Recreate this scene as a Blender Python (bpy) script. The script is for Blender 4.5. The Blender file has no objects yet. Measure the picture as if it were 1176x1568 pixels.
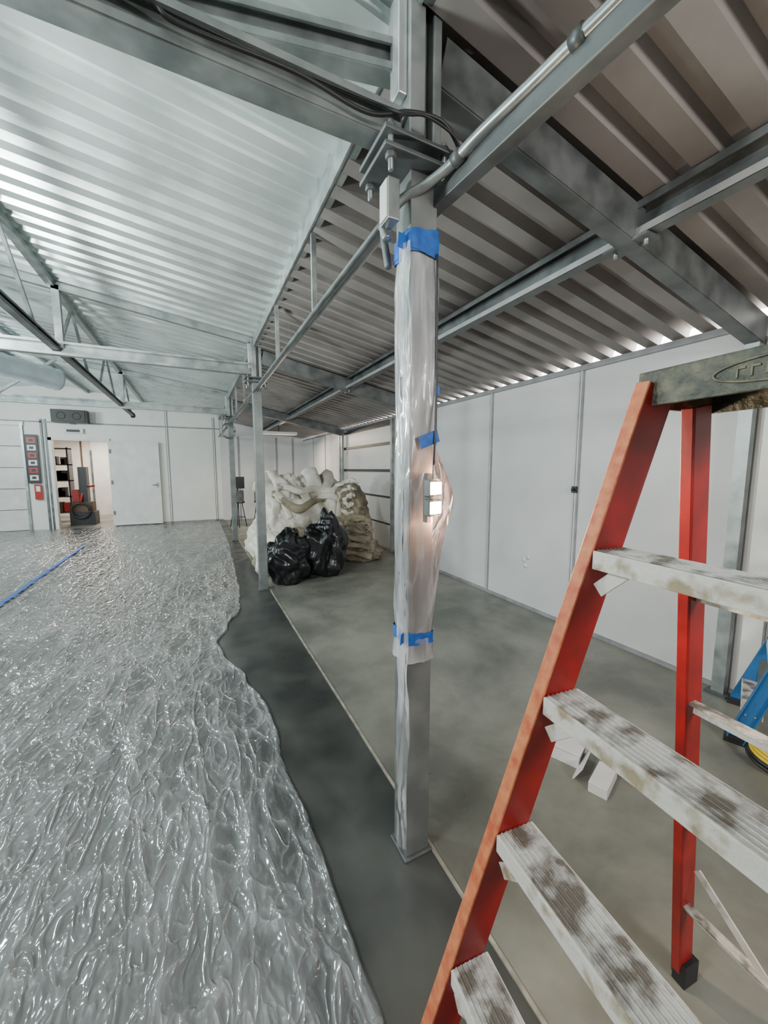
import bpy, math, random
from mathutils import Vector, Matrix, noise
random.seed(7)
S = bpy.context.scene
COL = S.collection

# ------------------------------------------------------------------ materials
def new_mat(name):
    m = bpy.data.materials.new(name); m.use_nodes = True
    nt = m.node_tree
    return m, nt, nt.nodes, nt.links, nt.nodes['Principled BSDF']

def mat(name, c1, c2=None, rough=0.5, metal=0.0, scale=4.0, detail=5, lo=0.35, hi=0.65, bump=0.0, bscale=20,
        stretch=(1,1,1), rough2=None, coat=0.0, emis=None, estr=0.0, spec=None):
    m, nt, N, L, P = new_mat(name)
    tc = N.new('ShaderNodeTexCoord'); mp = N.new('ShaderNodeMapping')
    mp.inputs['Scale'].default_value = stretch
    L.new(tc.outputs['Object'], mp.inputs['Vector'])
    if c2 is None: c2 = tuple(x*0.82 for x in c1)
    n = N.new('ShaderNodeTexNoise'); n.inputs['Scale'].default_value = scale; n.inputs['Detail'].default_value = detail
    L.new(mp.outputs[0], n.inputs['Vector'])
    r = N.new('ShaderNodeValToRGB')
    r.color_ramp.elements[0].position = lo; r.color_ramp.elements[1].position = hi
    r.color_ramp.elements[0].color = (*c2, 1); r.color_ramp.elements[1].color = (*c1, 1)
    L.new(n.outputs['Fac'], r.inputs['Fac']); L.new(r.outputs[0], P.inputs['Base Color'])
    P.inputs['Roughness'].default_value = rough; P.inputs['Metallic'].default_value = metal
    if rough2 is not None:
        mr = N.new('ShaderNodeMapRange'); mr.inputs['To Min'].default_value = rough; mr.inputs['To Max'].default_value = rough2
        mr.inputs['From Min'].default_value = lo; mr.inputs['From Max'].default_value = hi
        L.new(n.outputs['Fac'], mr.inputs['Value']); L.new(mr.outputs[0], P.inputs['Roughness'])
    P.inputs['Coat Weight'].default_value = coat
    if spec is not None: P.inputs['Specular IOR Level'].default_value = spec
    if bump:
        n2 = N.new('ShaderNodeTexNoise'); n2.inputs['Scale'].default_value = bscale; n2.inputs['Detail'].default_value = 4
        L.new(mp.outputs[0], n2.inputs['Vector'])
        b = N.new('ShaderNodeBump'); b.inputs['Strength'].default_value = bump; b.inputs['Distance'].default_value = 0.02
        L.new(n2.outputs['Fac'], b.inputs['Height']); L.new(b.outputs[0], P.inputs['Normal'])
    if emis:
        P.inputs['Emission Color'].default_value = (*emis, 1); P.inputs['Emission Strength'].default_value = estr
    return m

M = {}
M['galv'] = mat('galvanised_steel', (.42,.45,.44), (.27,.30,.295), rough=.36, metal=.75, scale=9, rough2=.5)
M['galvd'] = mat('dull_steel', (.19,.205,.205), (.10,.11,.11), rough=.42, metal=.6, scale=7, rough2=.6)
M['colm'] = mat('column_painted_steel', (.25,.265,.26), (.16,.175,.17), rough=.42, metal=.45, scale=6, rough2=.55)
M['lip'] = mat('bright_steel_edge', (.70,.72,.72), (.54,.56,.56), rough=.3, metal=.7, scale=9)
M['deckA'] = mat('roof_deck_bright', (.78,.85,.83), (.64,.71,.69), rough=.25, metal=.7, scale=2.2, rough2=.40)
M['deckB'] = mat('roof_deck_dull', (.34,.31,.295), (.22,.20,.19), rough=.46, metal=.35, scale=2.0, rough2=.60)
M['wall'] = mat('insulated_panel_white', (.64,.635,.635), (.565,.56,.56), rough=.40, scale=1.6, detail=8, bump=.05, bscale=60)
M['wallw'] = mat('end_panel_white', (.78,.78,.73), (.70,.70,.66), rough=.45, scale=1.2, detail=6)
M['batten'] = mat('panel_joint_grey', (.30,.30,.31), (.22,.22,.23), rough=.5, scale=8)
M['black'] = mat('black_plastic', (.02,.02,.022), (.012,.012,.013), rough=.45)
M['white'] = mat('white_paint', (.76,.75,.71), (.66,.65,.62), rough=.4)
M['beige'] = mat('beige_wall', (.72,.68,.62), (.62,.58,.52), rough=.7)
M['blue'] = mat('blue_painter_tape', (.012,.13,.50), (.008,.085,.36), rough=.55, scale=30, bump=.2)
M['red'] = mat('red_fibreglass', (.32,.007,.006), (.18,.006,.005), rough=.42, scale=12, lo=.3, hi=.6)
M['orange'] = mat('worn_orange_fibreglass', (.66,.23,.09), (.50,.10,.04), rough=.55, scale=40)
M['blueladder'] = mat('blue_fibreglass', (.02,.13,.33), (.015,.09,.24), rough=.45)
M['yellow'] = mat('yellow_plastic', (.70,.50,.03), rough=.45)
M['step'] = mat('paint_splattered_step', (.56,.54,.50), (.16,.135,.11), rough=.36, scale=20, detail=12, lo=.40, hi=.55, bump=.3, bscale=60)
M['stepf'] = mat('step_nosing_paint', (.68,.65,.58), (.36,.29,.18), rough=.5, scale=18, detail=12, lo=.36, hi=.48, bump=.15, bscale=50)
M['cap'] = mat('ladder_cap_grimy', (.15,.14,.085), (.038,.042,.03), rough=.5, scale=30, detail=8, lo=.42, hi=.68, bump=.3, bscale=70)
M['capd'] = mat('ladder_cap_recess', (.035,.035,.03), rough=.5, scale=30)
M['capl'] = mat('ladder_cap_relief', (.20,.18,.11), (.09,.09,.055), rough=.5, scale=40)
M['tarpw'] = mat('white_tarp', (.72,.68,.60), (.42,.37,.29), rough=.5, scale=3.5, bump=.35, bscale=20, lo=.3, hi=.52)
M['tarpb'] = mat('canvas_drop_cloth', (.38,.32,.225), (.15,.13,.09), rough=.75, scale=4, bump=.35, bscale=22)
M['bag'] = mat('black_bag_plastic', (.010,.011,.013), (.006,.006,.007), rough=.25, bump=.7, bscale=11)
M['lamp'] = mat('led_panel', (1,.9,.75), emis=(1,.80,.56), estr=40)
M['caulk'] = mat('slab_edge_strip', (.36,.33,.27), (.20,.18,.15), rough=.8, scale=14)
M['brown'] = mat('dark_box', (.10,.06,.04), rough=.6)
M['redsign'] = mat('red_sign', (.42,.015,.015), rough=.4)
M['duct'] = mat('flex_duct', (.62,.70,.74), (.48,.55,.60), rough=.3, metal=.2)
M['cbox'] = mat('white_cardboard', (.66,.65,.63), (.55,.54,.52), rough=.6)

def film(name, base, tr, rough, layers, bumpS=.6, tint=(.9,.92,.92), dist=.02, spec=.8, ior=1.5):
    """thin clear film: sharp sparse creases (ridged noise ^ power) drive both the bump and the milky whitening"""
    m, nt, N, L, P = new_mat(name)
    tc = N.new('ShaderNodeTexCoord'); acc=None
    for (sc,stretch,wt,dst,rotz,pw) in layers:
        mp = N.new('ShaderNodeMapping'); mp.inputs['Scale'].default_value = stretch; mp.inputs['Rotation'].default_value=(0,0,rotz)
        L.new(tc.outputs['Object'], mp.inputs['Vector'])
        n = N.new('ShaderNodeTexNoise'); n.inputs['Scale'].default_value = sc; n.inputs['Detail'].default_value = 1.5
        n.inputs['Distortion'].default_value = dst
        L.new(mp.outputs[0], n.inputs['Vector'])
        a=N.new('ShaderNodeMath'); a.operation='MULTIPLY_ADD'; a.inputs[1].default_value=2; a.inputs[2].default_value=-1; L.new(n.outputs['Fac'],a.inputs[0])
        c=N.new('ShaderNodeMath'); c.operation='ABSOLUTE'; L.new(a.outputs[0],c.inputs[0])
        d=N.new('ShaderNodeMath'); d.operation='SUBTRACT'; d.inputs[0].default_value=1; L.new(c.outputs[0],d.inputs[1])
        e=N.new('ShaderNodeMath'); e.operation='POWER'; e.inputs[1].default_value=pw; L.new(d.outputs[0],e.inputs[0])
        f=N.new('ShaderNodeMath'); f.operation='MULTIPLY_ADD'; f.inputs[1].default_value=wt; L.new(e.outputs[0],f.inputs[0])
        if acc is None: f.inputs[2].default_value=0
        else: L.new(acc.outputs[0], f.inputs[2])
        acc=f
    b = N.new('ShaderNodeBump'); b.inputs['Strength'].default_value = bumpS; b.inputs['Distance'].default_value = dist
    L.new(acc.outputs[0], b.inputs['Height']); L.new(b.outputs[0], P.inputs['Normal'])
    P.inputs['Base Color'].default_value = (*base, 1); P.inputs['Roughness'].default_value = rough
    P.inputs['Specular IOR Level'].default_value = spec
    t = N.new('ShaderNodeBsdfTransparent'); t.inputs[0].default_value = (*tint, 1)
    mr = N.new('ShaderNodeMapRange'); mr.inputs['From Min'].default_value = .15; mr.inputs['From Max'].default_value = 1.3
    mr.inputs['To Min'].default_value = tr[0]; mr.inputs['To Max'].default_value = tr[1]
    L.new(acc.outputs[0], mr.inputs['Value'])
    gl = N.new('ShaderNodeBsdfGlossy'); gl.inputs['Roughness'].default_value=rough; gl.inputs['Color'].default_value=(.9,.92,.92,1)
    L.new(b.outputs[0], gl.inputs['Normal'])
    fr=N.new('ShaderNodeFresnel'); fr.inputs['IOR'].default_value=ior; L.new(b.outputs[0], fr.inputs['Normal'])
    mx = N.new('ShaderNodeMixShader'); L.new(mr.outputs[0], mx.inputs[0]); L.new(t.outputs[0], mx.inputs[1]); L.new(P.outputs[0], mx.inputs[2])
    mx2 = N.new('ShaderNodeMixShader'); L.new(fr.outputs[0], mx2.inputs[0]); L.new(mx.outputs[0], mx2.inputs[1]); L.new(gl.outputs[0], mx2.inputs[2])
    L.new(mx2.outputs[0], N['Material Output'].inputs['Surface'])
    return m
M['film'] = film('clear_plastic_wrap', (.85,.85,.86), (.14,.72), .17, [(9,(1,1,.13),.9,.5,0,8),(16,(1,1,.25),.4,.4,0,6)], bumpS=.45, dist=.015, ior=1.28, spec=.5)
M['sheet'] = film('clear_plastic_sheeting', (.34,.345,.345), (.24,.74), .11,
                  [(4,(1,.20,1),.75,.5,.15,13),(6,(1,.28,1),.6,.4,-.45,13),(8,(1,.5,1),.5,.5,.95,11),(12,(1,.5,1),.3,.3,-1.1,9),(24,(1,.6,1),.10,.2,0,3)], bumpS=.62, tint=(.93,.94,.94), dist=.027, spec=.8, ior=1.65)

def floor_mat():
    m, nt, N, L, P = new_mat('stained_concrete')
    tc = N.new('ShaderNodeTexCoord'); sx = N.new('ShaderNodeSeparateXYZ'); L.new(tc.outputs['Object'], sx.inputs[0])
    n = N.new('ShaderNodeTexNoise'); n.inputs['Scale'].default_value = 1.1; n.inputs['Detail'].default_value = 9; n.inputs['Roughness'].default_value=.62; n.inputs['Distortion'].default_value=.3
    L.new(tc.outputs['Object'], n.inputs['Vector'])
    n2 = N.new('ShaderNodeTexNoise'); n2.inputs['Scale'].default_value = 2.6; n2.inputs['Detail'].default_value = 9; n2.inputs['Distortion'].default_value=.3
    L.new(tc.outputs['Object'], n2.inputs['Vector'])
    right = N.new('ShaderNodeValToRGB')
    e = right.color_ramp.elements; e[0].position=.36; e[0].color=(.105,.107,.090,1); e[1].position=.64; e[1].color=(.25,.245,.205,1)
    L.new(n.outputs['Fac'], right.inputs['Fac'])
    wet = N.new('ShaderNodeValToRGB')
    e = wet.color_ramp.elements; e[0].position=.38; e[0].color=(.034,.037,.035,1); e[1].position=.80; e[1].color=(.085,.086,.078,1)
    L.new(n2.outputs['Fac'], wet.inputs['Fac'])
    def lin(a,b,src):
        mr=N.new('ShaderNodeMapRange'); mr.interpolation_type='SMOOTHSTEP'; mr.inputs['From Min'].default_value=a; mr.inputs['From Max'].default_value=b; L.new(src, mr.inputs['Value']); return mr
    lt = N.new('ShaderNodeMath'); lt.operation='LESS_THAN'; lt.inputs[1].default_value=.775; L.new(sx.outputs['X'], lt.inputs[0])
    gl = lin(-.1,.3,sx.outputs['X'])
    mul=N.new('ShaderNodeMath'); mul.operation='MULTIPLY'; L.new(lt.outputs[0],mul.inputs[0]); L.new(gl.outputs[0],mul.inputs[1])
    mix = N.new('ShaderNodeMix'); mix.data_type='RGBA'
    L.new(mul.outputs[0], mix.inputs[0]); L.new(right.outputs[0], mix.inputs[6]); L.new(wet.outputs[0], mix.inputs[7])
    L.new(mix.outputs[2], P.inputs['Base Color'])
    mr = N.new('ShaderNodeMapRange'); mr.inputs['To Min'].default_value=.26; mr.inputs['To Max'].default_value=.5
    mr.inputs['From Min'].default_value=.35; mr.inputs['From Max'].default_value=.65
    L.new(n2.outputs['Fac'], mr.inputs['Value']); L.new(mr.outputs[0], P.inputs['Roughness'])
    b = N.new('ShaderNodeBump'); b.inputs['Strength'].default_value=.10; L.new(n2.outputs['Fac'], b.inputs['Height']); L.new(b.outputs[0], P.inputs['Normal'])
    return m
M['floor'] = floor_mat()

# ------------------------------------------------------------------ mesh builder
class MB:
    def __init__(s): s.v=[]; s.f=[]; s.m=[]; s.mats=[]; s.sm=[]
    def mi(s, k):
        if k not in s.mats: s.mats.append(k)
        return s.mats.index(k)
    def add(s, vs, fs, k, smooth=False):
        o=len(s.v); s.v += [tuple(v) for v in vs]; i=s.mi(k)
        for f in fs: s.f.append(tuple(o+a for a in f)); s.m.append(i); s.sm.append(smooth)
    def box(s, lo, hi, k):
        x0,y0,z0=lo; x1,y1,z1=hi
        s.add([(x0,y0,z0),(x1,y0,z0),(x1,y1,z0),(x0,y1,z0),(x0,y0,z1),(x1,y0,z1),(x1,y1,z1),(x0,y1,z1)],
              [(0,3,2,1),(4,5,6,7),(0,1,5,4),(1,2,6,5),(2,3,7,6),(3,0,4,7)], k)
    def obox(s, c, ax, ay, az, k):
        c=Vector(c); ax=Vector(ax); ay=Vector(ay); az=Vector(az)
        vs=[c+i*ax+j*ay+l*az for l in (-1,1) for (i,j) in ((-1,-1),(1,-1),(1,1),(-1,1))]
        s.add(vs, [(0,3,2,1),(4,5,6,7),(0,1,5,4),(1,2,6,5),(2,3,7,6),(3,0,4,7)], k)
    def frame(s, p0, p1, up=(0,0,1)):
        p0=Vector(p0); p1=Vector(p1); d=(p1-p0); l=d.length; d.normalize(); up=Vector(up)
        if abs(d.dot(up))>.98: up=Vector((1,0,0))
        sd=d.cross(up).normalized(); u=sd.cross(d).normalized()
        return p0,p1,d,l,sd,u
    def beam(s, p0, p1, w, h, k, up=(0,0,1)):
        p0,p1,d,l,sd,u=s.frame(p0,p1,up)
        s.obox((p0+p1)/2, d*l/2, sd*w/2, u*h/2, k)
    def cbeam(s, p0, p1, w, h, k, t=.006, lip=.018, up=(0,0,1), side=1, lk=None):
        p0,p1,d,l,sd,u=s.frame(p0,p1,up); c=(p0+p1)/2; sd=sd*side; lk=lk or k
        s.obox(c - sd*(w/2), d*l/2, sd*t/2, u*h/2, k)
        for q in (-1,1):
            s.obox(c+u*q*(h/2), d*l/2, sd*w/2, u*t/2, k)
            s.obox(c+sd*(w/2)+u*q*(h/2-lip/2), d*l/2, sd*t/2, u*lip/2, lk if q<0 else k)
    def tube(s, pts, r, k, n=10, closed=False):
        pts=[Vector(p) for p in pts]; rings=[]; prev=None
        for i,p in enumerate(pts):
            a=pts[max(i-1,0)]; b=pts[min(i+1,len(pts)-1)]
            d=(b-a).normalized()
            if prev is None:
                u=Vector((0,0,1)) if abs(d.z)<.95 else Vector((1,0,0))
            else: u=prev
            sd=d.cross(u).normalized(); u=sd.cross(d).normalized(); prev=u
            rr = r[i] if isinstance(r,(list,tuple)) else r
            rings.append([p+rr*(math.cos(2*math.pi*j/n)*sd+math.sin(2*math.pi*j/n)*u) for j in range(n)])
        vs=[v for ring in rings for v in ring]; fs=[]
        for i in range(len(rings)-1):
            for j in range(n):
                j2=(j+1)%n; fs.append((i*n+j,i*n+j2,(i+1)*n+j2,(i+1)*n+j))
        fs.append(tuple(range(n))[::-1]); fs.append(tuple((len(rings)-1)*n+j for j in range(n)))
        s.add(vs,fs,k,True)
    def obj(s, name, parent=None, bevel=0):
        me=bpy.data.meshes.new(name); me.from_pydata(s.v,[],s.f)
        for k in s.mats: me.materials.append(M[k])
        me.polygons.foreach_set('material_index', s.m); me.polygons.foreach_set('use_smooth', s.sm); me.update()
        o=bpy.data.objects.new(name, me); COL.objects.link(o)
        if parent: o.parent=parent
        if bevel:
            b=o.modifiers.new('bevel','BEVEL'); b.width=bevel; b.segments=2; b.limit_method='ANGLE'
        return o

def smooth_path(pts, n=8):
    pts=[Vector(p) for p in pts]; out=[]
    P=[pts[0]]+pts+[pts[-1]]
    for i in range(1,len(P)-2):
        for j in range(n):
            t=j/n; a,b,c,d=P[i-1],P[i],P[i+1],P[i+2]
            out.append(.5*((2*b)+(c-a)*t+(2*a-5*b+4*c-d)*t*t+(3*b-a-3*c+d)*t**3))
    out.append(pts[-1]); return out

CX=.71; WX=3.17; EY=12.2; BY=-3.0; RX=-2.9; LX=-7.5
BAYS=[1.2,4.86,8.52]
MS=.145
def zmain(x): return 3.02+MS*(CX-x) if x>RX else 3.02+MS*(CX-RX)-MS*(RX-x)
def zlean(x): return 2.425+.195*(WX-x)

# ------------------------------------------------------------------ floor
b=MB(); b.box((LX-.3,BY-.3,-.15),(WX+.3,EY+4,0),'floor'); b.obj('floor')
b=MB()
y=BY
while y<EY-.1:
    y2=min(y+.35,EY-.02)
    b.box((.772+random.uniform(-.003,.003),y,.0),(.786+random.uniform(-.003,.004),y2,.005+random.uniform(0,.003)),'caulk'); y=y2
b.obj('trim_1')

# ------------------------------------------------------------------ roof decks
def deck(name, x0,x1,zf,y0,y1,pitch,amp,k,nx=2,prof=((0,0),(.40,0),(.50,1),(.90,1))):
    ys=[]; n=int((y1-y0)/pitch)+1
    for i in range(n):
        for a,h in prof: ys.append((y0+(i+a)*pitch,h*amp))
    v=[];f=[]
    for i in range(nx):
        x=x0+(x1-x0)*i/(nx-1)
        for (yy,h) in ys: v.append((x,yy,zf(x)+h))
    m=len(ys)
    for i in range(nx-1):
        for j in range(m-1): f.append((i*m+j,(i+1)*m+j,(i+1)*m+j+1,i*m+j+1))
    bb=MB(); bb.add(v,f,k); return bb.obj(name)
pA=((0,0),(.48,0),(.64,1),(.86,1))
deck('ceiling',CX+.02,RX,zmain,BY-.2,EY+.1,.175,.038,'deckA',prof=pA)
deck('ceiling',RX,LX-.2,zmain,BY-.2,EY+.1,.175,.038,'deckA',prof=pA)
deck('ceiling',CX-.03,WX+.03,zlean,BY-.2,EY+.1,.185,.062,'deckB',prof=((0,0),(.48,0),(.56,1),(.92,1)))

# ------------------------------------------------------------------ walls
b=MB(); b.box((WX,BY,0),(WX+.02,6.05,2.420),'wall')
b.box((WX,8.75,0),(WX+.02,EY,2.420),'wall')
seams=[-2.4,-1.2,0,1.2,2.41,3.58,4.75,5.95,8.85,10.0,11.15]
for y in seams:
    b.box((WX-.012,y-.022,.03),(WX+.001,y+.022,2.40),'batten')
    b.box((WX-.018,y-.006,.03),(WX-.011,y+.006,2.40),'wall')
b.box((WX-.02,BY,0),(WX,EY,.03),'batten')
b.box((WX-.03,BY,2.37),(WX,EY,2.415),'batten')
b.obj('wall_right')
b=MB()
zs=[0.0,.48,.98,1.47,1.96,2.30]
for i in range(len(zs)-1):
    b.box((WX+.01,6.06,zs[i]+.02),(WX+.03,8.74,zs[i+1]-.02),'wall')
b.box((WX+.035,6.05,0),(WX+.05,8.75,2.415),'black')
for z in zs[3:]: b.box((WX-.02,6.06,z-.025),(WX+.02,8.74,z+.025),'black')
for y in (6.06,8.74): b.box((WX-.06,y-.03,0),(WX,y+.03,2.38),'galv')
b.obj('door_2')
b=MB()
def ewall(x0,x1,z0,k='wallw'):
    n=6
    for i in range(n):
        a=x0+(x1-x0)*i/n; c=x0+(x1-x0)*(i+1)/n
        za,zc=zmain(a),zmain(c)
        b.add([(a,EY,z0),(c,EY,z0),(c,EY,zc),(a,EY,za),(a,EY+.1,z0),(c,EY+.1,z0),(c,EY+.1,zc),(a,EY+.1,za)],
              [(0,1,2,3),(5,4,7,6),(0,4,5,1),(3,2,6,7),(0,3,7,4),(1,5,6,2)],k)
ewall(LX,-6.6,0); ewall(-6.6,-3.62,2.55); ewall(-3.62,-3.12,0); ewall(-3.12,-1.93,2.22)
ewall(-1.93,CX,0)
b.add([(CX,EY,0),(WX,EY,0),(WX,EY,zlean(WX)),(CX,EY,zlean(CX)),(CX,EY+.1,0),(WX,EY+.1,0),(WX,EY+.1,zlean(WX)),(CX,EY+.1,zlean(CX))],
      [(0,1,2,3),(5,4,7,6),(0,4,5,1),(3,2,6,7),(0,3,7,4),(1,5,6,2)],'wall')
for x in [-.62,.55]:
    b.box((x-.03,EY-.012,0),(x+.03,EY,zmain(x)-.1),'batten')
    b.box((x-.012,EY-.02,0),(x+.012,EY-.01,zmain(x)-.1),'wallw')
for x in [1.2,1.75,2.3,2.8]: b.box((x-.02,EY-.02,0),(x+.02,EY,2.45),'batten')
b.box((LX,EY-.03,2.62),(CX,EY,2.65),'batten')
b.box((-1.93,EY-.02,0),(CX,EY,.04),'batten')
b.obj('wall_end')
b=MB()
b.box((LX-.1,BY,0),(LX,EY,zmain(LX)+.03),'wallw'); b.obj('wall_left')
b=MB(); b.box((LX,BY-.1,0),(CX,BY,3.6),'wallw'); b.box((CX,BY-.1,0),(WX,BY,2.9),'wall'); b.obj('wall_back')
b=MB(); b.box((CX-.03,BY,2.90),(CX-.02,EY,3.06),'galv'); b.obj('trim_2')

b=MB()
for i in range(5):
    z0=i*.51; b.box((-6.55,EY+.02,z0+.008),(-3.66,EY+.06,z0+.502),'white')
b.box((-6.6,EY+.065,0),(-3.62,EY+.08,2.56),'batten')
b.box((-3.67,EY-.05,0),(-3.62,EY-.001,2.6),'galv')
b.box((-6.6,EY-.04,2.53),(-3.6,EY-.001,2.62),'white')
b.obj('door_3')
b=MB()
b.box((-3.17,EY-.04,0),(-3.10,EY+.12,2.27),'white'); b.box((-1.97,EY-.02,0),(-1.92,EY+.12,2.27),'white'); b.box((-3.17,EY-.04,2.2),(-1.92,EY+.12,2.27),'white')
b.box((-3.30,EY-.03,0),(-3.26,EY,2.7),'galvd'); b.box((-3.22,EY-.02,0),(-3.18,EY,2.7),'galvd')
b.obj('door_frame')
b=MB()
b.box((-1.92,EY-.10,.02),(-.83,EY-.05,2.21),'white')
b.box((-.93,EY-.115,1.0),(-.88,EY-.10,1.14),'galv')
b.tube([(-.905,EY-.11,1.07),(-.905,EY-.15,1.07),(-1.02,EY-.15,1.07)],.01,'galvd')
for z in (.3,1.1,1.9): b.box((-1.94,EY-.115,z),(-1.90,EY-.04,z+.1),'galvd')
b.obj('door_1')
b=MB()
b.box((-4.2,EY+3.2,0),(-1.0,EY+3.3,2.6),'beige'); b.box((-4.3,EY+.12,0),(-4.2,EY+3.3,2.6),'beige'); b.box((-1.0,EY+.12,0),(-.9,EY+3.3,2.6),'beige')
b.box((-4.3,EY+.12,2.6),(-.9,EY+3.3,2.7),'white')
for x in (-3.2,-2.9,-2.45): b.box((x-.02,EY+3.17,0),(x+.02,EY+3.2,2.6),'brown')
b.box((-2.95,EY+3.15,0),(-2.0,EY+3.2,2.6),'white')
b.box((-2.97,EY+3.13,0),(-2.92,EY+3.2,2.1),'galvd')
b.obj('wall_back_room')
def ringpts(c,r,ax1,ax2,n=24): 
    return [Vector(c)+r*(math.cos(2*math.pi*i/n)*Vector(ax1)+math.sin(2*math.pi*i/n)*Vector(ax2)) for i in range(n+1)]
b=MB()
for x in (-3.75,-3.2): b.box((x,EY+1.5,.0),(x+.04,EY+1.9,2.1),'black')
for z in (.25,.7,1.15,1.6,2.05): b.box((-3.75,EY+1.5,z),(-3.16,EY+1.9,z+.03),'black')
for i in range(20):
    x=-3.7+random.random()*.42; z=random.choice((.28,.73,1.18,1.63)); s=random.uniform(.12,.28)
    b.box((x,EY+1.52,z),(x+s*.6,EY+1.8,z+s),random.choice(('black','redsign','brown','black')))
b.obj('storage_shelf')
b=MB()
b.box((-3.0,EY+.5,.0),(-2.45,EY+1.0,.35),'black'); b.box((-2.95,EY+.55,.35),(-2.5,EY+.95,.62),'brown')
b.tube(ringpts((-2.75,EY+.45,.4),.2,(1,0,0),(0,0,1)),.03,'black'); b.tube([(-2.75,EY+.5,.6),(-2.7,EY+.7,1.0),(-2.45,EY+.7,1.05)],.03,'redsign')
b.box((-2.78,EY+.6,.62),(-2.60,EY+.9,1.55),'black'); b.box((-2.95,EY+.65,.62),(-2.8,EY+.85,.95),'redsign')
b.obj('floor_machine')

b=MB()
b.box((-3.0,EY-.32,2.62),(-2.3,EY-.06,2.92),'black'); b.box((-2.96,EY-.335,2.65),(-2.34,EY-.32,2.89),'capd'); b.box((-2.7,EY-.08,2.6),(-2.6,EY-.001,2.94),'galvd')
b.tube(ringpts((-2.8,EY-.337,2.77),.08,(1,0,0),(0,0,1)),.006,'black'); b.tube(ringpts((-2.5,EY-.337,2.77),.08,(1,0,0),(0,0,1)),.006,'black')
b.obj('wall_speaker')
b=MB(); b.box((-2.85,EY-.07,2.38),(-2.45,EY-.001,2.5),'white'); b.box((-2.78,EY-.085,2.41),(-2.52,EY-.07,2.47),'black'); b.obj('exit_sign')
b=MB()
b.box((-3.60,EY-.07,1.15),(-3.36,EY-.052,2.32),'black')
for i,z in enumerate([1.22+.18*j for j in range(6)]):
    b.box((-3.56,EY-.074,z),(-3.40,EY-.07,z+.13),'redsign' if i%2 else 'white'); b.box((-3.52,EY-.077,z+.035),(-3.44,EY-.074,z+.095),'black')
b.obj('warning_sign')
b=MB(); b.box((-3.5,EY-.07,.75),(-3.36,EY-.052,1.12),'redsign'); b.box((-3.47,EY-.074,.95),(-3.39,EY-.07,1.08),'white'); b.obj('fire_extinguisher_sign')

# ------------------------------------------------------------------ columns & trusses
def column(y, name='steel_column', near=False):
    b=MB()
    h=.05; zp=2.44 if near else 2.50; sx=-.035 if near else 0
    b.box((CX-h,y-h,0.012),(CX+h,y+h,zp),'colm')
    b.box((CX-.062,y-.062,0),(CX+.062,y+.062,.012),'galvd')
    for z in (zp,zp+.045):
        b.box((CX-.13+sx,y-.10,z),(CX+.12+sx,y+.10,z+.014),'galvd')
    for dx in (-.1,.09):
        for dy in (-.075,.075):
            b.tube([(CX+dx+sx,y+dy,zp-.05),(CX+dx+sx,y+dy,zp+.09)],.009,'galv',8)
            b.tube([(CX+dx+sx,y+dy,zp-.018),(CX+dx+sx,y+dy,zp)],.018,'galvd',6)
            b.tube([(CX+dx+sx,y+dy,zp+.059),(CX+dx+sx,y+dy,zp+.074)],.018,'galvd',6)
    b.box((CX-.04,y-.04,zp+.014),(CX+.04,y+.04,zp+.045),'galvd')
    b.box((CX-.055,y-.05,zp+.059),(CX+.0,y+.05,2.99),'galv')
    b.box((CX+.0,y-.012,zp+.059),(CX+.03,y+.05,2.99),'galvd')
    b.box((CX+.03,y-.05,zp+.059),(CX+.06,y+.05,2.99),'galv')
    b.box((CX-.085,y-.03,2.66),(CX-.055,y+.03,2.95),'lip')
    return b.obj(name, bevel=.004)
for y in BAYS: column(y,near=(y<2))

def cross_truss(y):
    b=MB(); near=y<2; zb=2.565 if near else 2.655; h=.095 if near else .12
    b.cbeam((CX-.06,y,zb),(LX,y,zb),.07,h,'galv',t=.008,lip=.02,side=-1)
    b.beam((CX-.06,y,zb-.0),(LX,y,zb),.012,h-.003,'galv')
    b.beam((CX-.05,y,zmain(CX)-.05),(RX,y,zmain(RX)-.05),.06,.07,'galv'); b.beam((RX,y,zmain(RX)-.05),(LX,y,zmain(LX)-.05),.06,.07,'galv')
    for x in (-1.1,RX,-5.6): b.beam((x,y,zb),(x,y,zmain(x)-.05),.06,.06,'galv')
    b.beam((-1.1,y,zb),(-2.0,y,zmain(-2.0)-.06),.04,.04,'galv'); b.beam((-2.0,y,zmain(-2.0)-.06),(RX,y,zb),.04,.04,'galv')
    return b.obj('roof_truss')
for y in BAYS: cross_truss(y)
b=MB(); b.cbeam((CX-.06,1.24,2.80),(-1.13,1.72,2.88),.06,.09,'galv',t=.008,lip=.02,side=-1); b.beam((CX-.06,1.24,2.80),(-1.13,1.72,2.88),.01,.088,'galv'); b.obj('roof_brace')

def long_truss(x, y0, y1, zt, zb, name, step=.61, w=.05, mk='galv', k2='galv'):
    b=MB()
    b.cbeam((x,y0,zt),(x,y1,zt),w,.06,mk)
    b.tube([(x,y0,zb),(x,y1,zb)],.024,k2,12)
    y=y0+step
    while y<y1-.1:
        b.beam((x,y,zb),(x,y,zt),.03,.022,mk,up=(0,1,0)); y+=step
    return b.obj(name)
for (a,c) in ((1.26,4.80),(4.92,8.46),(8.58,12.15)): long_truss(CX,a,c,2.94,2.43,'eave_joist',step=1.15)
b=MB()
b.cbeam((CX,BY,2.94),(CX,1.14,2.94),.06,.07,'galvd')
b.beam((CX+.05,1.22,2.375),(.835,.45,2.39),.045,.055,'galvd'); b.beam((.835,.45,2.39),(.88,BY,2.39),.045,.055,'galvd')
for y in (-1.2,-2.2): b.beam((.86,y,2.40),(CX+.02,y,2.93),.03,.03,'galvd')
b.obj('eave_joist', bevel=.012)
b=MB()
X2=-1.13
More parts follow.
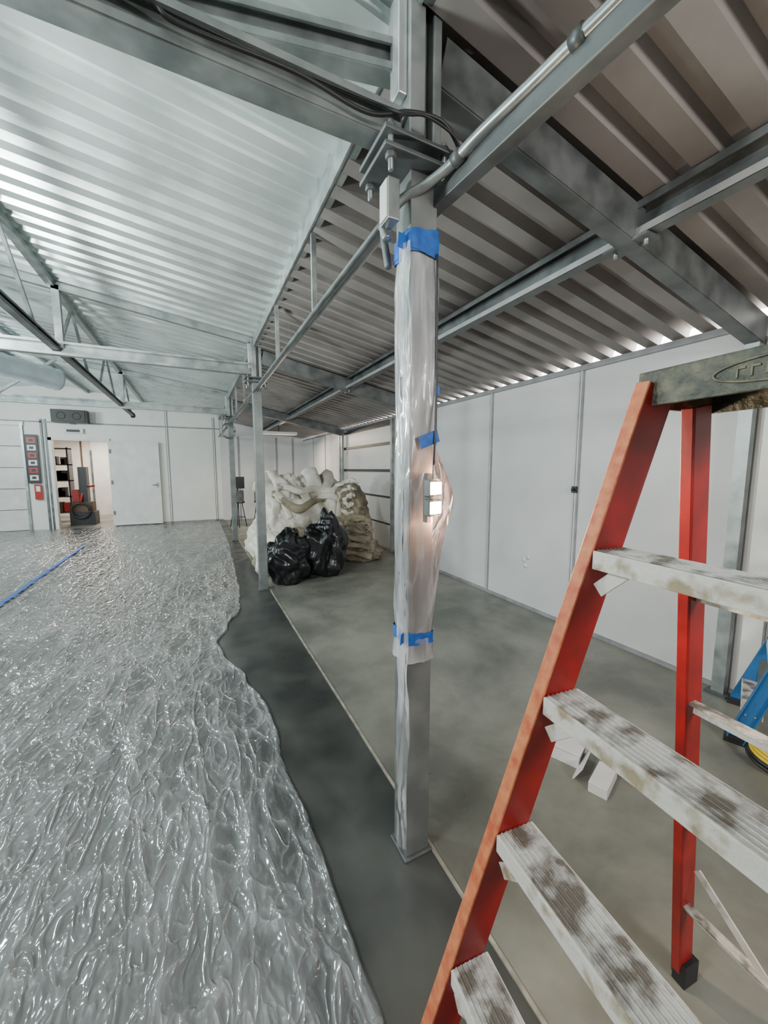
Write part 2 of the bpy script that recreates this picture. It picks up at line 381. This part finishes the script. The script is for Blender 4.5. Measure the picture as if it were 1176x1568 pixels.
b.beam((X2,BY,zmain(X2)-.04),(X2,EY,zmain(X2)-.04),.06,.06,'galv')
b.cbeam((X2,BY,2.66),(X2,10.0,2.66),.06,.06,'galvd')
y=-2.4
while y<9.9:
    b.beam((X2,y,2.66),(X2,y+.6,zmain(X2)-.05),.025,.025,'galv'); b.beam((X2,y+.6,zmain(X2)-.05),(X2,y+1.22,2.66),.025,.025,'galv'); y+=1.83
b.tube([(X2,9.98,2.66),(X2,10.05,2.64)],.05,'black',12)
b.obj('roof_truss')
b=MB()
X3=-2.3
b.beam((X3,BY,zmain(X3)-.04),(X3,EY,zmain(X3)-.04),.05,.06,'galv'); b.beam((RX,BY,zmain(RX)-.04),(RX,EY,zmain(RX)-.04),.06,.08,'galv')
b.obj('roof_purlin')

for y in BAYS+[-2.4]:
    b=MB()
    b.cbeam((CX+.07,y,zlean(CX+.07)-.095),(WX-.035,y,zlean(WX)-.095),.075,.15,'galvd',t=.01,lip=.03,side=-1)
    b.cbeam((CX+.07,y+.06,zlean(CX+.07)-.075),(WX-.035,y+.06,zlean(WX)-.075),.03,.10,'galvd',t=.01,lip=.02,side=1)
    b.box((WX-.09,y-.035,0.005),(WX-.035,y+.035,zlean(WX-.06)-.17),'galv')
    b.box((WX-.13,y-.06,0),(WX-.035,y+.06,.012),'galvd')
    b.obj('lean_to_rafter')
b=MB()
z=zlean(1.85); h=.14
b.cbeam((1.85,BY,z-.01-h/2),(1.85,EY,z-.01-h/2),.06,h,'galvd',t=.006,lip=.03,side=-1,lk='lip')
b.box((1.82,BY,z-.01-h-.002),(1.85,EY,z-.01-h+.004),'lip')
for y in BAYS:
    b.box((1.80,y-.10,zlean(1.85)-.17),(1.90,y+.10,zlean(1.85)-.158),'galvd')
    for d in (-.07,.07): b.tube([(1.85,y+d,zlean(1.85)-.19),(1.85,y+d,zlean(1.85)-.14)],.01,'galv',6)
b.obj('roof_purlin')

b=MB(); b.box((WX-.05,1.02,.0),(WX-.012,1.12,2.3),'white'); b.obj('wall_board')
b=MB()
b.tube([(WX-.07,.95,2.3),(WX-.07,.95,.3)],.018,'galv'); b.box((WX-.11,.90,.18),(WX-.03,1.0,.34),'galvd')
b.obj('wall_conduit')
b=MB(); b.box((WX-.035,2.39,1.28),(WX-.012,2.44,1.34),'black'); b.tube([(WX-.035,2.415,1.31),(WX-.06,2.415,1.31)],.012,'black'); b.obj('door_latch')
b=MB()
for (y,z) in ((2.95,.56),(2.98,.46),(3.0,.52)):
    b.tube([(WX-.0,y,z),(WX-.006,y,z)],.028,'white',14)
b.obj('wall_patch')

# ------------------------------------------------------------------ conduits on the near column
b=MB()
pts=smooth_path([(.60,1.20,2.24),(.595,1.21,2.30),(.64,1.17,2.355),(.70,1.11,2.385),(.735,1.04,2.405),(.755,.93,2.42),(.785,.72,2.425),(.815,.4,2.43),(.835,-.4,2.44),(.835,-2.9,2.44)],8)
b.tube(pts,.015,'galv',12)
for p in (pts[34],pts[50]):
    b.tube([p-Vector((0,.015,0)),p+Vector((0,.015,0))],.02,'galvd',12)
b.obj('conduit_pipe')
b=MB()
pts=smooth_path([(.645,1.28,2.20),(.64,1.30,2.29),(.655,1.36,2.375),(.665,1.5,2.395),(.665,2.5,2.395),(.665,5,2.395),(.665,11.9,2.395)],8)
b.tube(pts,.013,'galvd',10)
b.obj('conduit_pipe')
b=MB()
b.box((.575,1.14,2.27),(.615,1.20,2.39),'galv'); b.box((.570,1.145,2.275),(.576,1.195,2.385),'white')
b.obj('junction_box', bevel=.004)
b=MB()
pts=smooth_path([(-1.1,1.15,2.60),(-.3,1.145,2.60),(-.05,1.145,2.575),(.02,1.14,2.545),(.29,1.135,2.55),(.50,1.13,2.525),(.62,1.09,2.54),(.72,1.07,2.535),(.79,1.08,2.49),(.775,1.08,2.44),(.72,1.09,2.41)],10)
b.tube(pts,.006,'black',8)
pts=smooth_path([(-1.1,1.15,2.585),(-.3,1.15,2.58),(.05,1.145,2.565),(.3,1.145,2.565),(.52,1.12,2.55),(.60,1.08,2.52),(.66,1.06,2.52),(.76,1.06,2.50),(.80,1.07,2.45)],10)
b.tube(pts,.004,'black',8)
b.obj('electrical_cable')
b=MB()
for i in range(5): b.tube(ringpts((.64+i*.004,8.40-i*.012,2.25),.13+.006*i,(.9,.4,0),(0,0,1)),.008,'galv',6)
b.obj('cable_coil')

# ------------------------------------------------------------------ plastic wrap round the near column
def wrap():
    bb=MB(); ny=190; nt=72; y0=1.2; vs=[]; fs=[]
    for i in range(ny+1):
        z=.80+(2.24-.80)*i/ny
        pin=min(abs(z-2.22),abs(z-1.62),abs(z-.89))
        loose=min(1,pin/.10)
        base=.0525+.004*loose
        flare=math.exp(-((z-1.40)/.13)**2)
        for j in range(nt):
            a=2*math.pi*j/nt; c,s=math.cos(a),math.sin(a)
            q=(abs(c)**6+abs(s)**6)**(-1/6)
            r=base*q
            d=noise.noise(Vector((c*2.2,s*2.2,z*2.0)))*.008*loose + (abs(noise.noise(Vector((c*5,s*5,z*2.4+7)))))*.012*loose
            r+=max(d,-.001)
            ex=max(0,c*.9-s*.45)
            r+=flare*ex*.065 + .018*ex*math.exp(-((z-1.2)/.2)**2)+ .012*max(0,-c*.3-s)*math.exp(-((z-1.15)/.25)**2)
            if z<.89: r+=.004+ (.89-z)*.05*abs(noise.noise(Vector((c*4,s*4,1))))
            vs.append((CX+r*c,y0+r*s,z))
    for i in range(ny):
        for j in range(nt):
            j2=(j+1)%nt; fs.append((i*nt+j,i*nt+j2,(i+1)*nt+j2,(i+1)*nt+j))
    bb.add(vs,fs,'film',True)
    for lay in range(2):
        vs=[];fs=[]; n=220
        for i in range(n+1):
            z=.06+(2.22-.06)*i/n
            for j in range(6):
                t=j/5
                x=CX-.056-t*(.024-.008*lay)+.008*noise.noise(Vector((t*3,lay*3,z*4))); y=y0-.058-.008*lay+.014*noise.noise(Vector((t*2,4+lay,z*3)))
                x-=.012*abs(noise.noise(Vector((5,t*3+lay,z*6))))
                vs.append((x,y+.03*t,z))
        for i in range(n):
            for j in range(5): a=i*6+j; fs.append((a,a+1,a+7,a+6))
        bb.add(vs,fs,'film',True)
    return bb.obj('plastic_wrap')
wrap()
b=MB()
def tapering(z0,z1,r,slant=0,mr=.003):
    n=48; vs=[];fs=[]
    for k_ in range(3):
        for j in range(n):
            a=2*math.pi*j/n; c,s=math.cos(a),math.sin(a); q=(abs(c)**7+abs(s)**7)**(-1/7)
            rr=r*q+mr*noise.noise(Vector((c*3,s*3,z0*9+k_*2)))
            vs.append((CX+rr*c,1.2+rr*s,z0+(z1-z0)*k_/2+slant*c+.007*noise.noise(Vector((c*2,s*2,z0*5+k_*.3)))))
    for k_ in range(2):
        for j in range(n): j2=(j+1)%n; fs.append((k_*n+j,k_*n+j2,(k_+1)*n+j2,(k_+1)*n+j))
    b.add(vs,fs,'blue',True)
tapering(2.195,2.255,.0605,slant=-.010,mr=.005); tapering(2.20,2.27,.059,slant=.010,mr=.004)
tapering(.865,.91,.0605,slant=-.006)
b.obox((CX-.075,1.16,2.225),(.018,.004,0),(0,.0015,0),(.002,0,.022),'blue')
b.obox((CX-.07,1.15,.90),(.012,.004,.004),(0,.0015,0),(.002,0,.02),'blue')
b.obj('painter_tape')
b=MB()
b.obox((CX+.012,1.2-.078,1.60),(.036,0,.014),(0,.0015,0),(-.006,0,.020),'blue')
b.obox((CX+.045,1.2-.074,1.765),(.008,0,.0),(0,.0015,0),(0,0,.014),'blue')
b.obj('painter_tape')

b=MB()
fw=Vector((.32,-.94,-.05)).normalized(); rt=Vector((.94,.32,0)).normalized(); up=Vector((0,0,1))
LXo=CX+.022
for zc in (1.435,1.368):
    c=Vector((LXo,1.2-.090,zc))
    b.obox(c,rt*.034,fw*.012,up*.028,'galvd')
    b.obox(c+fw*.014,rt*.029,fw*.002,up*.021,'lamp')
b.obox((LXo-.01,1.2-.070,1.40),rt*.012,fw*.010,up*.085,'galvd')
b.tube(smooth_path([(CX+.03,1.125,1.46),(CX+.03,1.115,1.6),(CX+.042,1.128,1.8),(CX+.04,1.132,2.2)],6),.004,'black',6)
b.obj('work_light', bevel=.003)

# ------------------------------------------------------------------ plastic sheeting on the floor
edge=[(-3,.42),(.3,.40),(.79,.393),(1.13,.38),(1.5,.37),(1.80,.345),(2.31,.356),(2.8,.27),(3.2,.15),(3.49,.12),(3.8,.22),(4.32,.39),(5.2,.45),(6.5,.50),(8.43,.57),(12,.58)]
def ex(y):
    for i in range(len(edge)-1):
        if y<=edge[i+1][0]:
            a,c=edge[i],edge[i+1]; t=(y-a[0])/(c[0]-a[0]); t=t*t*(3-2*t); return a[1]+(c[1]-a[1])*t
    return edge[-1][1]
def rid(v,k=3.2): return max(0,1-abs(noise.noise(v))*k)
def sheet(name, xl, xr, n, y0, y1, amp, seed):
    ys=[]; y=y0
    while y<y1: ys.append(y); y+= .013 if y<2.0 else .013+ (y-2.0)*.008
    ys.append(y1)
    vs=[];fs=[]
    for y in ys:
        R=(ex(y)+.015*noise.noise(Vector((0,y*5,3)))) if xr is None else xr
        for j in range(n+1):
            t=j/n
            x=R-(R-xl)*(t**1.15)
            wx=x+.07*noise.noise(Vector((x*1.0,y*.7,seed))); wy=y+.07*noise.noise(Vector((x*1.0,y*.7,seed+9)))
            m1=.25+1.1*max(0,noise.noise(Vector((x*1.3,y*1.0,seed+30)))+.2)
            h=.55*rid(Vector((wx*4.5,wy*.7,seed)),6)**2
            h+=.5*rid(Vector(((wx+.35*wy)*4.5,(wy-.35*wx)*.9,seed+5)),7)**2
            h+=.45*rid(Vector(((wx-.9*wy)*4,(wy+.9*wx)*1.1,seed+11)),8)**2
            h=h*m1+.45*max(0,noise.noise(Vector((x*2.0,y*1.1,seed))))
            z=.004+amp*max(0,h)
            if xr is None:
                e=(R-x)
                if e<.03: z+= .014*math.sin(min(1,e/.03)*math.pi)*(1+noise.noise(Vector((0,y*3,8))))
                if e<.002: z=.002
            vs.append((x,y,z))
    m=n+1
    for i in range(len(ys)-1):
        for j in range(n): fs.append((i*m+j,(i+1)*m+j,(i+1)*m+j+1,i*m+j+1))
    bb=MB(); bb.add(vs,fs,'sheet',True); return bb.obj(name)
sheet('plastic_sheeting',-1.98,None,220,-.6,12.1,.013,1.0)
sheet('plastic_sheeting',-5.5,-1.96,70,-.6,12.1,.006,9.0)
b=MB()
y=2.0
while y<9.2:
    b.box((-2.01+.006*noise.noise(Vector((y,0,0))),y,.022),(-1.96+.006*noise.noise(Vector((y,0,0))),y+.31,.024),'blue'); y+=.3
b.obj('painter_tape')

# ------------------------------------------------------------------ tarp pile and bags
def lump(bb,c,r,k,amp=.14,fr=1.8,seed=0,n=96,rot=0,fold=.12,fa=.05,fdir=(1,0,.2)):
    vs=[];fs=[]; c=Vector(c); nl=n; nh=n//2; fdir=Vector(fdir).normalized()
    cr,sr=math.cos(rot),math.sin(rot)
    for i in range(nh+1):
        ph=math.pi*i/nh
        for j in range(nl):
            th=2*math.pi*j/nl
            d=Vector((math.sin(ph)*math.cos(th),math.sin(ph)*math.sin(th),math.cos(ph)))
            q=d*fr+Vector((seed,seed*2.3,0))
            h=1+amp*noise.noise(q)*1.6
            p=Vector((d.x*r[0]*h,d.y*r[1]*h,d.z*r[2]*h))
            wv=noise.noise_vector(p*2.6+Vector((seed,0,0)))
            u=(p+wv*.26).dot(fdir)/fold*math.pi
            f=abs(math.sin(u))**.6-.6
            f2=abs(noise.noise(p*7+Vector((0,seed,0))))
            p=p+d*(fa*f*(.4+1.8*abs(noise.noise(q*.9+Vector((0,0,5)))))-f2*.045)
            p=Vector((p.x*cr-p.y*sr,p.x*sr+p.y*cr,p.z))+c
            if p.z<.004: p.z=.004+.002*random.random()
            vs.append(p)
    for i in range(nh):
        for j in range(nl):
            j2=(j+1)%nl; fs.append((i*nl+j,(i+1)*nl+j,(i+1)*nl+j2,i*nl+j2))
    bb.add(vs,fs,k,True)
b=MB()
lump(b,(1.75,6.5,.36),(.95,.72,.62),'tarpb',seed=1,fold=.16,fdir=(.4,0,1))
lump(b,(2.42,6.2,.30),(.34,.45,.66),'tarpb',seed=4,fold=.11,fdir=(.3,0,1),fa=.07)
lump(b,(2.32,6.4,.84),(.42,.42,.44),'tarpb',seed=6,fold=.12,fdir=(1,0,.6),fa=.07)
lump(b,(2.45,5.85,.13),(.34,.28,.22),'tarpb',seed=7,fold=.09,fdir=(.2,.3,1),fa=.05)
lump(b,(1.05,6.4,.30),(.36,.80,.36),'tarpw',seed=11,fold=.13,fdir=(.8,0,.8),fa=.05)
lump(b,(.98,5.80,.14),(.26,.42,.26),'tarpb',seed=12,fold=.10,fdir=(.6,0,.9),fa=.05)
lump(b,(1.38,6.60,.90),(.44,.42,.50),'tarpw',seed=21,fold=.17,fdir=(1,0,.5),fa=.08)
lump(b,(1.90,6.60,.94),(.42,.42,.48),'tarpw',seed=23,fold=.15,fdir=(.8,0,-.5),fa=.08)
lump(b,(1.60,6.20,.74),(.56,.34,.36),'tarpw',seed=25,fold=.15,fdir=(.9,0,.5),fa=.06)
lump(b,(1.15,6.35,.62),(.34,.40,.34),'tarpw',seed=26,fold=.14,fdir=(.8,0,-.6),fa=.06)
lump(b,(2.05,5.90,.34),(.32,.26,.38),'tarpb',seed=29,fold=.10,fdir=(.5,0,.9),fa=.06)
def strip(pts,w,th,k,seed,wob=.05):
    P=smooth_path(pts,12); vs=[];fs=[]; n=12
    P=[p+wob*noise.noise_vector(Vector((i*.09,seed*3.7,1))) for i,p in enumerate(P)]
    for i,p in enumerate(P):
        a=P[max(i-1,0)]; c=P[min(i+1,len(P)-1)]; d=(c-a).normalized(); sd=d.cross(Vector((0,-.8,.6))).normalized(); u=sd.cross(d).normalized()
        tw=1.2*noise.noise(Vector((i*.06,seed*1.7,7))); sd,u=sd*math.cos(tw)+u*math.sin(tw),u*math.cos(tw)-sd*math.sin(tw)
        for j in range(n):
            t=2*math.pi*j/n; ww=w*(1+.6*noise.noise(Vector((i*.12,seed,0))))
            vs.append(p+sd*ww*math.cos(t)+u*th*math.sin(t)*(1+.4*math.sin(t*3+i*.3)))
    for i in range(len(P)-1):
        for j in range(n): j2=(j+1)%n; fs.append((i*n+j,i*n+j2,(i+1)*n+j2,(i+1)*n+j))
    fs.append(tuple(range(n))[::-1]); fs.append(tuple((len(P)-1)*n+j for j in range(n)))
    b.add(vs,fs,k,True)
rr=random.Random(5)
for i in range(7):
    x=1.02+.19*i+rr.uniform(-.05,.05); tl=rr.uniform(-.14,.16); zt=rr.uniform(-.08,.08)
    strip([(x+tl,6.0,.62+rr.uniform(-.05,.12)),(x+tl*.5,6.02,.92+zt),(x,6.22,1.24+zt),(x+rr.uniform(-.1,.1),6.6,1.38+zt),(x,6.95,1.1)],rr.uniform(.07,.12),rr.uniform(.035,.06),'tarpw',i,.10)
for i in range(3):
    strip([(.95+.1*i,5.98,1.02+.10*i),(1.4,5.9+.1*i,.92+.12*i),(1.9,5.95+.1*i,1.0+.08*i),(2.3,6.1,.88+.10*i)],.06,.04,'tarpw' if i else 'tarpb',20+i,.15)
for i in range(5):
    r=.10+.065*i
    pts=[(2.42+r*math.cos(a*.45+.3*i)*1.0,5.72+.03*i,.40+r*.9*math.sin(a*.45+.3*i)) for a in range(11)]
    strip(pts,.035,.022,'tarpb',30+i,.05)
    pts=[(2.30+r*math.cos(a*.45+1)*.8,5.95+.02*i,.98+r*.9*math.sin(a*.45+1)) for a in range(10)]
    strip(pts,.04,.025,'tarpb' if i%2 else 'tarpw',40+i,.05)
for i in range(5):
    strip([(1.95+.05*i,5.56+.03*i,.25+.09*i),(2.15,5.54+.03*i,.18+.12*i),(2.5,5.57+.05*i,.10+.10*i)],.05,.03,'tarpb',80+i,.06)
for i in range(5):
    strip([(.78+.05*i,5.45+.12*i,.08+.05*i),(.80+.06*i,5.9+.1*i,.30+.05*i),(.95+.05*i,6.4,.58+.05*i),(1.2,6.8,.85)],.06,.05,'tarpb' if i%2 else 'tarpw',60+i)
b.obj('drop_cloth_pile')
def bag(c,r,seed,rot,lean=0):
    b=MB(); lump(b,(c[0],c[1],r[2]*.80),r,'bag',amp=.26,fr=1.7,seed=seed,n=120,rot=rot,fold=.16,fa=.04,fdir=(1,.3,.25))
    t=Vector((c[0]+.05,c[1],r[2]*1.72))
    b.tube([t-Vector((0,0,.16)),t-Vector((0,0,.06)),t+Vector((.01,0,.0)),t+Vector((.04,-.02,.03)),t+Vector((.06,-.03,.04))],[.14,.07,.03,.05,.06],'bag',16)
    return b.obj('trash_bag')
bag((1.06,5.05),(.31,.23,.37),31,.2); bag((1.62,5.18),(.31,.25,.48),37,.5)

for (x,y) in ((.98,10.6),(1.55,10.6)):
    b=MB()
    b.tube([(x,y,.62),(x,y,.66)],.17,'black',16)
    for q in (0,1.57,3.14,4.71): b.tube([(x+.1*math.cos(q),y+.1*math.sin(q),.62),(x+.2*math.cos(q),y+.2*math.sin(q),.0)],.012,'black',6)
    b.tube([(x+.16*math.cos(q),y+.16*math.sin(q),.25) for q in [i*.4 for i in range(17)]],.008,'black',6)
    b.box((x-.14,y-.14,.66),(x+.14,y+.14,.95),'galvd'); b.box((x-.10,y-.18,1.0),(x+.16,y-.12,1.3),'black'); b.tube([(x,y,.95),(x,y-.1,1.05)],.02,'black',6)
    b.obj('tool_stand')

# ------------------------------------------------------------------ step ladders
def ladder(name, O, D, W, H, railk, flk, capk, foldw=.58):
    O=Vector((O[0],O[1],0)); D=Vector((D[0],D[1],0)).normalized(); W=Vector((W[0],W[1],0)).normalized(); Z=Vector((0,0,1))
    def P(a,w,z): return O+D*a+W*w+Z*z
    root=bpy.data.objects.new(name,None); COL.objects.link(root)
    b=MB()
    def A(z): return .510*z/1.66
    def AR(z): return .92-(.92-.612)*z/1.62
    def wl(z): return .094*z/1.66
    def wr(z): return foldw-.094*z/1.66
    def wrl(z): return .02+ .088*z/1.62
    def wrr(z): return foldw-.02-.088*z/1.62
    zt=H-.03
    for side,wf in ((1,wl),(-1,wr)):
        p0=P(A(.02),wf(.02),.02); p1=P(A(zt),wf(zt),zt)
        d=(p1-p0).normalized(); n=W*side; n=(n-d*n.dot(d)).normalized(); fr=n.cross(d).normalized()
        if fr.dot(D)>0: fr=-fr
        c=(p0+p1)/2; L2=(p1-p0).length/2
        b.obox(c, d*L2, fr*.036, n*.003, railk)
        b.obox(c+fr*.036-n*.011, d*L2, fr*.003, n*.014, flk)
        b.obox(c-fr*.036-n*.011, d*L2, fr*.003, n*.014, railk)
        b.obox(P(A(.03),wf(.03),.02), D*.05, W*.02, Z*.02, 'black')
    for side,wf in ((1,wrl),(-1,wrr)):
        p0=P(AR(.02),wf(.02),.02); p1=P(AR(zt-.03),wf(zt-.03),zt-.03)
        d=(p1-p0).normalized(); n=W*side; n=(n-d*n.dot(d)).normalized(); fr=n.cross(d).normalized()
        c=(p0+p1)/2; L2=(p1-p0).length/2
        b.obox(c, d*L2, fr*.026, n*.003, railk)
        b.obox(c+fr*.026-n*.010, d*L2, fr*.003, n*.012, railk); b.obox(c-fr*.026-n*.010, d*L2, fr*.003, n*.012, railk)
        b.obox(P(AR(.03),wf(.03),.035), D*.03, W*.018, Z*.035, 'black')
    b.obj('rails',root,bevel=.002)
    b=MB()
    for z in (.185,.475,.765,1.05,1.34):
        if z>H-.15: continue
        a=A(z); w0=wl(z)+.004; w1=wr(z)-.004
        c=P(a+.005,(w0+w1)/2,z); hw=(w1-w0)/2
        b.obox(c, D*.042, W*hw, Z*.003, 'step')
        b.obox(c-D*.042-Z*.015, D*.003, W*hw, Z*.018, 'stepf')
        b.obox(c+D*.042-Z*.012, D*.003, W*hw, Z*.014, 'stepf')
        for k_ in range(-3,4): b.obox(c+D*.011*k_+Z*.0035, D*.0018, W*hw, Z*.0014, 'step')
        for sg,ww in ((1,w0),(-1,w1)):
            p=P(a-.028,ww+sg*.065,z-.02); q=P(a-.028,ww+sg*.006,z-.075)
            b.beam(p,q,.028,.004,'stepf',up=D)
            for dd in (-.02,.02): b.tube([P(a+dd,ww-sg*.012,z-.012),P(a+dd,ww+sg*.012,z-.012)],.006,'galv',8)
    b.obj('steps',root,bevel=.0015)
    b=MB()
    for z in (.28,.60,.93,1.22):
        if z>H-.2: continue
        b.obox(P(AR(z),(wrl(z)+wrr(z))/2,z), D*.003, W*((wrr(z)-wrl(z))/2), Z*.015,'stepf')
        b.obox(P(AR(z)-.012,(wrl(z)+wrr(z))/2,z+.015), D*.013, W*((wrr(z)-wrl(z))/2), Z*.003,'step')
    for z in (.28,.60):
        b.beam(P(AR(z)-.01,wrl(z)+.2,z),P(AR(z)-.01,wrl(z)+.02,z+.14),.02,.004,'stepf',up=D)
        b.beam(P(AR(z)-.01,wrr(z)-.2,z),P(AR(z)-.01,wrr(z)-.02,z+.14),.02,.004,'stepf',up=D)
    b.obj('braces',root)
    b=MB()
    w0=wl(H)-.03; w1=wr(H)+.03
    c=P(.60,(w0+w1)/2,H-.005); hw=(w1-w0)/2
    b.obox(c, D*.115, W*hw, Z*.006, capk)
    b.obox(c-D*.112-Z*.028, D*.004, W*hw, Z*.032, capk); b.obox(c+D*.112-Z*.028, D*.004, W*hw, Z*.032, capk)
    for s_ in (-1,1): b.obox(c+W*s_*(hw-.004)-Z*.028, D*.112, W*.004, Z*.032, capk)
    oc=c-D*.117-Z*.028
    pts=[oc+W*(.095*math.cos(t))+Z*(.019*math.sin(t)) for t in [i*2*math.pi/32 for i in range(33)]]
    b.tube(pts,.0022,'capl',6)
    for k_ in range(-3,4):
        b.obox(oc+W*k_*.019+Z*.006,D*.001,W*.006,Z*.002,'capl'); b.obox(oc+W*(k_*.019-.005),D*.001,W*.0016,Z*.009,'capl')
    for (da,dw) in ((.0,-.12),(.0,0),(.0,.12)):
        b.obox(c+D*da+W*dw+Z*.0065, D*.06, W*.035, Z*.0015,'capd')
    b.obj('top_cap',root,bevel=.005)
    return root
ladder('stepladder',(.320,.590),(.996,-.09),(-.09,-.996),1.685,'red','orange','cap')
ladder('stepladder',(2.60,.92),(.35,-.94),(.94,.35),1.66,'blueladder','blueladder','yellow',foldw=.48)

b=MB()
def rb(c,s,rz,k,tilt=0):
    R=Matrix.Rotation(rz,3,'Z')@Matrix.Rotation(tilt,3,'X')
    b.obox(c,R@Vector((s[0]/2,0,0)),R@Vector((0,s[1]/2,0)),R@Vector((0,0,s[2]/2)),k)
rb((1.72,1.27,.035),(.20,.15,.07),.4,'cbox'); rb((1.72,1.27,.074),(.21,.16,.008),.4,'cbox')
rb((1.67,1.15,.045),(.20,.006,.08),.4,'cbox',.5)
rb((1.68,1.05,.025),(.18,.08,.05),.35,'cbox'); rb((1.74,1.30,.080),(.05,.03,.004),.4,'black')
b.obj('white_carton', bevel=.002)
b=MB()
rb((1.95,1.45,.02),(.16,.12,.04),-.3,'galvd'); rb((1.93,1.25,.018),(.20,.03,.035),.9,'black')
b.tube([(1.83,1.14,.014),(1.92,1.12,.014)],.013,'black',8)
b.tube([(1.82,1.04,.022),(1.90,.99,.022)],.02,'galvd',12); b.tube([(1.87,1.01,.026),(1.93,.97,.026)],.026,'galvd',12)
b.obj('hand_tools')
b=MB()
for i in range(5): b.tube(ringpts((2.55,.74,.03+.016*i),.10-.006*i,(1,.1,0),(0,1,.15)),.009,'yellow' if i>1 else 'black',6)
b.obj('extension_cord')

b=MB()
pts=smooth_path([(-4.2,5.4,2.98),(-3.2,6.1,2.95),(-2.4,6.9,2.90),(-1.75,7.5,2.82)],14)
b.tube(pts,[.15+.010*(i%2) for i in range(len(pts))],'duct',18)
for i in range(8):
    p=pts[18+i*2]; b.obox(p+Vector((.03,-.11,-.09+.02*(i%2))),(.03,.02,0),(0,.004,.004),(0,-.02,.03),'blue')
b.obj('flexible_duct')

# ------------------------------------------------------------------ fixtures and lights
def area(name,loc,target,sx,sy,power,col,spread=math.pi):
    l=bpy.data.lights.new(name,'AREA'); l.shape='RECTANGLE'; l.size=sx; l.size_y=sy; l.energy=power; l.color=col; l.spread=spread
    o=bpy.data.objects.new(name,l); COL.objects.link(o); o.location=loc
    o.rotation_euler=(Vector(target)-Vector(loc)).to_track_quat('-Z','Y').to_euler(); return o
area('flood_light',(-1.8,1.9,1.85),(-.8,2.7,3.2),.35,.25,145,(.88,1,.98))
area('area_light',(-2.6,.4,2.9),(-1.0,2.2,0),1.2,.10,110,(.92,.98,1))  # unseen lamp added to give the floor its gloss
area('area_light',(-2.0,4.1,2.95),(-1.4,3.6,0),.5,.08,65,(.92,.98,1))  # small unseen lamp added to put glints on the sheeting creases
area('area_light',(-4.9,8.5,2.75),(-2.0,9.5,.8),1.2,.3,200,(.86,.97,1))  # unseen lamp left of the view, lights the far end
area('flood_light',(-4.4,6.5,1.9),(-1.5,7.5,3.4),.5,.3,130,(.84,.98,1))
area('area_light',(1.2,-2.2,2.2),(2.6,3.0,1.0),1.0,.4,90,(1,.96,.92))  # unseen lamp behind the camera, lights the right wall
area('room_light',(-2.6,EY+2.0,2.5),(-2.6,EY+1.9,0),.8,.5,110,(1,.90,.80))
area('led_beam',(CX+.06,1.2-.13,1.40),(CX+.9,.0,1.25),.05,.09,15,(1,.78,.52))
area('area_light',(2.0,10.2,2.35),(2.0,9.6,0),.8,.15,60,(1,.80,.58))
for (dz,e) in ((1.315,2.6),(1.49,1.2)):  # added points stand in for the work light's glow in the wrap
    pl=bpy.data.lights.new('lamp_glow','POINT'); pl.energy=e; pl.color=(1,.46,.28); pl.shadow_soft_size=.01
    po=bpy.data.objects.new('lamp_glow',pl); COL.objects.link(po); po.location=(CX+.068,1.2-.066,dz)
b=MB(); b.box((1.55,10.1,2.37),(2.45,10.3,2.44),'white'); b.tube([(2.0,10.2,2.44),(2.0,10.2,2.62)],.01,'black',6); b.obj('ceiling_light')

w=bpy.data.worlds.new('daylight'); S.world=w; w.use_nodes=True
w.node_tree.nodes['Background'].inputs[0].default_value=(1,.97,.92,1); w.node_tree.nodes['Background'].inputs[1].default_value=18.0

cam=bpy.data.cameras.new('camera'); co=bpy.data.objects.new('camera',cam); COL.objects.link(co)
co.location=(0,0,1.5); co.rotation_euler=(math.radians(90-6.4),0,math.radians(-26.15))
cam.sensor_fit='HORIZONTAL'; cam.sensor_width=36; cam.lens=36*831/1659; cam.clip_start=.02
S.camera=co
